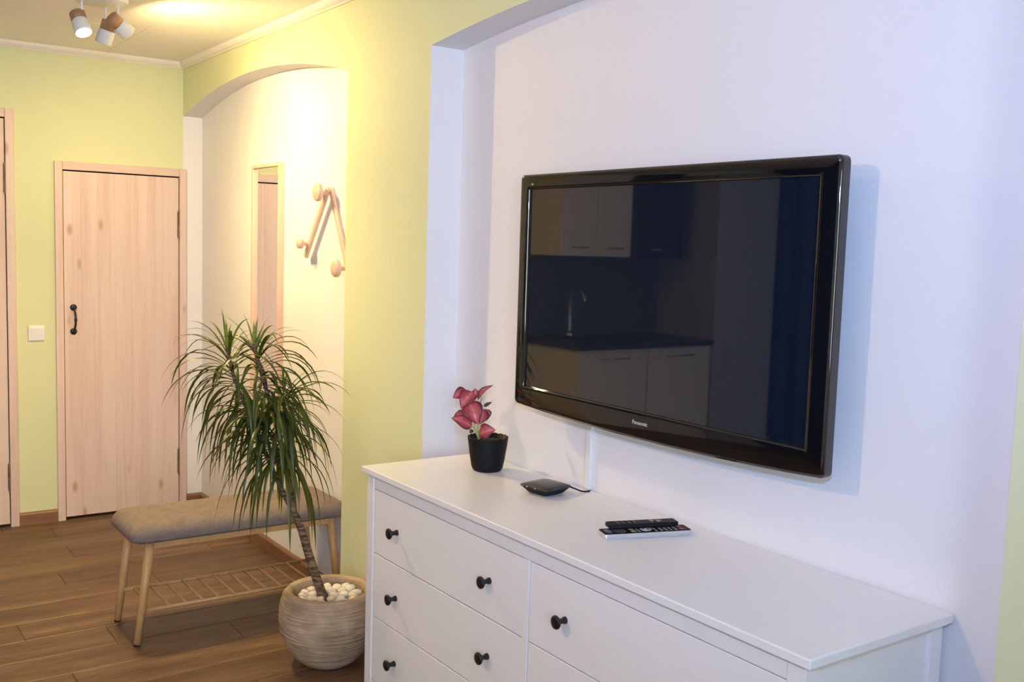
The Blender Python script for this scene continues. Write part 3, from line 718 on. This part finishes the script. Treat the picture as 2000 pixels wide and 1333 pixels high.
    stem([P(505, 830, .01), P(480, 700, .01), P(480, 480, -.01), P(520, 280, -.01)], .003)
    stem([P(490, 800, .01), P(450, 680, .025), P(390, 650, .03)], .002)
    stem([P(520, 800, .01), P(500, 700, .025), P(520, 640, .035)], .002)
    stem([P(470, 480, 0), P(520, 410, -.01), P(560, 395, -.012)], .0015)
    ft = e2+ez*.35
    leaf(P(400, 215, -.004), P(255, 420, .030), .047, ft+e1*-.2, bend=.22)          # upper left dome
    leaf(P(355, 330, .018), P(480, 605, .045), .058, ft, bend=.18)                    # big centre leaf
    leaf(P(330, 215, -.01), P(143, 300, .000), .036, ft+e1*-.4, bend=.15)           # far left
    leaf(P(435, 300, -.012), P(432, 175, -.018), .024, e2, bend=.06)                # upright
    leaf(P(470, 320, -.01), P(665, 125, -.014), .020, e2*.6-e1*.5+ez*.6, bend=.10, fold=.9)   # narrow rolled leaf
    leaf(P(545, 405, -.012), P(655, 345, -.012), .010, ft, dark_m, .05)             # withered leaf
    leaf(P(540, 430, .0), P(500, 625, .018), .036, ft+e1*.5, bend=.14)              # right drooping
    leaf(P(565, 440, -.014), P(590, 590, -.008), .030, ft+e1*.3, bend=.12)
    leaf(P(405, 655, .020), P(135, 535, .030), .040, ft+e1*-.2+ez*.4, bend=.14)     # lower left
    leaf(P(330, 500, .0), P(150, 590, -.005), .030, ft+ez*.5, bend=.14)
    leaf(P(505, 735, .030), P(710, 668, .042), .044, ft+ez*.2, bend=.16)            # lower right
    leaf(P(420, 700, .012), P(375, 740, .016), .012, ft, dark_m, .1)
houseplant()

def set_top_box():
    c = Vector((.5495, -.011, TOP)); a = math.radians(9); ex = Vector((math.cos(a), math.sin(a), 0)); ey = Vector((-math.sin(a), math.cos(a), 0))
    t = tag(empty('set_top_box', c), 'flat charcoal cushion-shaped media box on the white chest of drawers', 'media box')
    def ring(h, z, p):
        out = []
        for k in range(56):
            an = 2*PI*k/56; co, si = math.cos(an), math.sin(an)
            r = (abs(co)**p+abs(si)**p)**(-1/p)
            out.append(c+ex*(h*r*co)+ey*(h*r*si)+Vector((0, 0, z)))
        return out
    MB().loops([ring(.034, .0015, 5), ring(.040, .003, 6), ring(.046, .010, 7), ring(.0535, .0185, 8), ring(.0555, .0205, 9)], True, False).build('base', M['matte_black'], t)
    MB().loops([ring(.0555, .0205, 9), ring(.0562, .0222, 9), ring(.0535, .0246, 8), ring(.046, .0275, 6), ring(.034, .0300, 4), ring(.018, .0315, 3), ring(.004, .032, 2)], False, True).build('lid', M['dark_box'], t)
    for k in range(4):
        an = PI/4+k*PI/2; MB().lathe([(0, 0), (.005, 0), (.005, .003), (0, .003)], c+ex*(.026*math.cos(an))+ey*(.026*math.sin(an)), 12, cap0=False, cap1=False).build('foot', M['matte_black'], t)
    for off_ in (-.02, .012):
        MB().lathe([(0, 0), (.0012, 0), (.0010, .0006), (0, .0008)], c+ey*-.0562+ex*off_+Vector((0, 0, .0222)), 8, axis=tuple(-ey), cap0=False, cap1=False).build('indicator', emit('white_led', (1, .95, .85), 1.2), t)
    p = c+ey*.045+ex*.02
    MB().tube(smooth_path([p+Vector((0, 0, .013)), p+ey*.012+ex*.01+Vector((0, 0, .017)), p+ey*.022+ex*.03+Vector((0, 0, .012)), p+ey*.04+ex*.045+Vector((0, 0, .004)), p+ey*.066+ex*.05+Vector((0, 0, .002))], 6), .0022, 8).build('cable', M['matte_black'], t)
set_top_box()

def remote(name, a, b_, wd_, z0, th, taper, body_m, face_m, label, keys):
    """a, b_: middle of the two ends on plan"""
    a = Vector((*a, 0)); b_ = Vector((*b_, 0)); d = (b_-a); ln = d.length; d.normalize(); s = Vector((-d.y, d.x, 0)); mid = (a+b_)/2
    t = tag(empty(name, (mid.x, mid.y, z0)), label, 'remote control')
    def rr(hl, hw, r, z):
        out = []
        for qx, qy, a0 in ((1, 1, 0), (-1, 1, PI/2), (-1, -1, PI), (1, -1, 3*PI/2)):
            for i in range(6):
                an = a0+PI/2*i/5; out.append(mid+d*(qx*(hl-r)+r*math.cos(an))+s*(qy*(hw-r)+r*math.sin(an))+Vector((0, 0, z0+z)))
        return out
    hl, hw = ln/2, wd_/2
    MB().loops([rr(hl*taper, hw*taper, .004, 0), rr(hl-.002, hw-.002, .005, th*.12), rr(hl, hw, .005, th*.3), rr(hl, hw, .005, th*.9), rr(hl-.0008, hw-.0008, .005, th)], smooth=False).build('case', body_m, t, autosmooth=40)
    MB().loops([rr(hl-.0012, hw-.0012, .005, th), rr(hl-.0016, hw-.0016, .005, th+.0012)], False, True, smooth=False).build('face_plate', face_m, t)
    zt = z0+th+.0012
    def at(u, v, z=0): return mid+d*((u-.5)*ln)+s*(v*hw)+Vector((0, 0, zt+z))
    def key(mb, u, v, lu, lv, h=.0012):
        c_ = at(u, v); P_ = []
        for z_, k in ((0, 1), (h*.6, 1), (h, .75)):
            P_.append([c_+d*(lu*k*x)+s*(lv*k*y)+Vector((0, 0, z_)) for x, y in ((1, .5), (.5, 1), (-.5, 1), (-1, .5), (-1, -.5), (-.5, -1), (.5, -1), (1, -.5))])
        mb.loops(P_, False, True, smooth=False)
    keys(t, at, key, d, s)
def keys_silver(t, at, key, d, s):
    m = MB()
    for r in range(4):
        for c_ in (-.55, 0, .55): key(m, .665+.055*r, c_, .0034, .0045)
    for u in (.36, .405):
        for c_ in (-.65, -.25, .2, .62): key(m, u, c_, .0026, .0036)
    for u in (.60,):
        for c_ in (-.6, 0, .6): key(m, u, c_, .003, .005)
    k = m.build('keypad', M['key'], t); k['kind'] = 'stuff'
    MB().lathe([(.0075, 0), (.0155, 0), (.0150, .0018), (.0085, .0022), (.0075, 0)], at(.505, 0), 24, cap0=False, cap1=False).build('direction_ring', M['silver'], t)
    MB().lathe([(0, 0), (.005, 0), (.0045, .002), (0, .0024)], at(.505, 0), 16, cap0=False, cap1=False).build('centre_key', M['silver'], t)
    m = MB(); key(m, .335, -.45, .004, .006); key(m, .335, .3, .004, .006); m.build('colour_keys', plain('amber_keys', (.45, .36, .12), .4), t)
    m = MB(); key(m, .90, -.45, .006, .007); key(m, .90, .35, .006, .007); m.build('power_keys', M['redkey'], t)
    m = MB(); key(m, .075, .0, .008, .016, .0006); m.build('badge', M['bluekey'], t)
    m = MB(); key(m, .20, 0, .016, .018, .0006); m.build('display', plain('grey_window', (.11, .10, .09), .3), t)
def keys_black(t, at, key, d, s):
    m = MB()
    for r in range(9):
        for c_ in (-.55, 0, .55):
            if 4 <= r <= 5: continue
            key(m, .14+.08*r, c_, .0035, .0042)
    k = m.build('keypad', M['dark_box'], t); k['kind'] = 'stuff'
    m = MB(); key(m, .64, .3, .006, .008); key(m, .74, .0, .005, .007); m.build('menu_keys', M['key'], t)
remote('silver_remote', (.972, -.160), (1.046, .058), .050, TOP+.0005, .0135, .97, M['silver'], M['matte_black'], 'larger silver-sided remote control lying on the chest of drawers', keys_silver)
remote('black_remote', (.962, -.133), (1.022, .040), .036, TOP+.0180, .0105, .80, M['matte_black'], M['matte_black'], 'slim black remote control resting on top of the silver one', keys_black)

# ------------------------------------------------------------------ ceiling spotlights
bulb_m = emit('lit_bulb', (1, .86, .66), 30)
def spotlight(loc, heads, label, watts, col, beam):
    """heads: list of (stem offset, pivot offset, direction)"""
    c = Vector(loc)
    t = tag(empty('ceiling_spotlight', c), label, 'ceiling lamp')
    MB().lathe([(0, 0), (.098, 0), (.100, -.003), (.100, -.038), (.096, -.043), (0, -.044)], c, 40, cap0=False, cap1=False).build('ceiling_plate', M['cream_shade'], t)
    for (sx, sy), (px, py, pz), dr, w in zip([h[0] for h in heads], [h[1] for h in heads], [h[2] for h in heads], watts):
        d = Vector(dr).normalized(); piv = c+Vector((px, py, pz))
        MB().tube([c+Vector((sx, sy, -.020)), c+Vector((sx, sy, pz-.004))], .0048, 10).build('stem', M['cream_shade'], t)
        hd = MB().lathe([(.0, .0), (.026, .0), (.0295, .003), (.0295, .038), (.0, .038)], piv-d*.012, 28, axis=tuple(d), cap0=False, cap1=False).build('cap', M['cap_wood'], t)
        MB().lathe([(.0288, .038), (.0305, .041), (.0320, .060), (.0320, .092), (.0300, .094), (.0297, .090), (.0293, .062), (.027, .043), (0, .041)], piv-d*.012, 28, axis=tuple(d), cap0=False, cap1=False).build('shade', M['cream_shade'], hd)
        MB().lathe([(0, .044), (.012, .045), (.014, .055), (.023, .076), (.0235, .081), (.018, .088), (0, .091)], piv-d*.012, 20, axis=tuple(d), cap0=False, cap1=False).build('bulb', bulb_m, hd)
        ld = bpy.data.lights.new('bulb_light', 'SPOT'); ld.energy = w*4; ld.color = col; ld.shadow_soft_size = .022; ld.spot_size = math.radians(180); ld.spot_blend = .6
        lo = bpy.data.objects.new('bulb_light', ld); COL.objects.link(lo); lo.parent = hd
        lo.location = (piv+d*.094)-c; lo.rotation_euler = d.to_track_quat('-Z', 'Y').to_euler()
        bd = bpy.data.lights.new('bulb_beam', 'SPOT'); bd.energy = w*4*beam; bd.color = col; bd.shadow_soft_size = .022; bd.spot_size = math.radians(85); bd.spot_blend = 1.0
        bo = bpy.data.objects.new('bulb_beam', bd); COL.objects.link(bo); bo.parent = hd; bo.location = lo.location; bo.rotation_euler = lo.rotation_euler
    return t
spotlight((-1.445, -.745, ZC), [((.0, -.072), (-.015, -.083, -.100), (.48, .16, -.86)), ((-.06, .03), (-.065, .045, -.105), (-.30, -.22, -.92)), ((.03, .055), (.02, .037, -.103), (-.24, .79, -.50))],
          'white round ceiling spotlight with three wood-capped heads in the hall', HALL_W, HALL_COL, 1.1)
spotlight((.75, -2.6, ZC), [((.0, -.072), (.0, -.083, -.100), (.3, -.5, -.8)), ((-.06, .03), (-.07, .03, -.105), (-.5, .4, -.75)), ((.06, .03), (.07, .03, -.095), (.35, .55, -.75))],
          'white round ceiling spotlight out of view in the main room', ROOM_W, ROOM_COL, .05)

# ------------------------------------------------------------------ kitchen side of the room, seen only as reflections in the television
M['cab'] = plain('beige_cabinet_front', (.66, .56, .48), .35)
M['dark_cab'] = plain('dark_cabinet_front', (.035, .035, .04), .3)
M['worktop'] = plain('dark_worktop', (.06, .05, .045), .35)
M['steel'] = plain('brushed_steel', (.6, .6, .6), .25, metal=1)
def cabinet(name, x0, x1, y0, y1, z0, z1, mat, label, ndoors=1, handle_low=True):
    t = tag(empty(name, ((x0+x1)/2, (y0+y1)/2, z0)), label, 'cabinet')
    MB().box((x0, y0+.001, z0), (x1-.02, y1-.001, z1)).build('body', mat, t)
    w = (y1-y0)/ndoors
    for k in range(ndoors):
        a = y0+k*w; dd = MB().box((x1-.0195, a+.002, z0+.002), (x1, a+w-.002, z1-.002), .0015).build('door', mat, t)
        zz = z0+.06 if handle_low else z1-.06
        MB().tube([(x1, a+w*.3, zz), (x1+.025, a+w*.3, zz), (x1+.025, a+w*.7, zz), (x1, a+w*.7, zz)], .005, 8).build('handle', M['steel'], dd)
cabinet('wall_cabinet', XB+.002, -2.50, -2.92, -2.30, 1.47, 2.36, M['cab'], 'beige kitchen wall cabinet mirrored in the television screen', 2)
cabinet('oven_cabinet', XB+.002, -2.46, -3.38, -2.925, 1.47, 2.30, M['dark_cab'], 'dark kitchen wall unit mirrored in the television screen')
for k, (a, b_, lab) in enumerate(((-2.90, -2.30, 'beige base cabinet under the sink mirrored in the television'), (-3.505, -2.905, 'beige base cabinet under the dark wall unit mirrored in the television'))):
    cabinet('base_cabinet', XB+.002, -2.26, a, b_, .0, .86, M['cab'], lab, 1, False)
tag(MB().box((XB+.002, -3.51, .861), (-2.23, -2.28, .90), .004).build('worktop', M['worktop'], loc=(-2.5, -2.9, .861)), 'dark kitchen worktop mirrored in the television screen', 'worktop')
tag(MB().box((XB+.001, -3.51, .9005), (XB+.010, -2.28, 1.469)).build('splashback', plain('slate_splashback', (.10, .10, .12), .35), loc=(XB, -2.9, .9005)), 'dark splashback panel behind the tap mirrored in the television', 'splashback')
fa = tag(empty('faucet', (-2.70, -2.56, .901)), 'curved steel kitchen tap mirrored in the television screen', 'faucet')
MB().lathe([(0, .901), (.028, .901), (.026, .93), (.016, .94), (0, .94)], (-2.70, -2.56, 0), 16, cap0=False, cap1=False).build('base', M['steel'], fa)
MB().tube(smooth_path([(-2.70, -2.56, .93), (-2.70, -2.56, 1.12), (-2.66, -2.56, 1.22), (-2.58, -2.56, 1.23), (-2.53, -2.56, 1.16)], 6), .011, 10).build('spout', M['steel'], fa)
cabinet('tall_cabinet', XB+.002, -2.25, -4.14, -3.515, 0, 2.1, plain('grey_cabinet_front', (.36, .34, .34), .4), 'tall pale kitchen cupboard mirrored in the television screen')
def curtain():
    rings = []; n = 90
    for z in (.03, .8, 1.6, 2.38):
        r = []
        for i in range(n+1): x = -2.7+2.0*i/n; r.append((x, YF+.09+.03*math.sin(x*34+.4*math.sin(x*7))+.006*math.sin(z*2+x*9), z))
        rings.append(r)
    t = tag(empty('curtain', (-1.7, YF+.09, 0)), 'dark blue curtain mirrored at the right of the television screen', 'curtain')
    o = MB().loops(rings, False, False, closed=False).build('cloth', plain('blue_curtain_cloth', (.03, .07, .20), .85, bump=.3, bscale=300), t)
    so = o.modifiers.new('thickness', 'SOLIDIFY'); so.thickness = .004
    MB().tube([(-2.8, YF+.09, 2.40), (-.6, YF+.09, 2.40)], .012, 12).build('rod', M['steel'], t)
curtain()
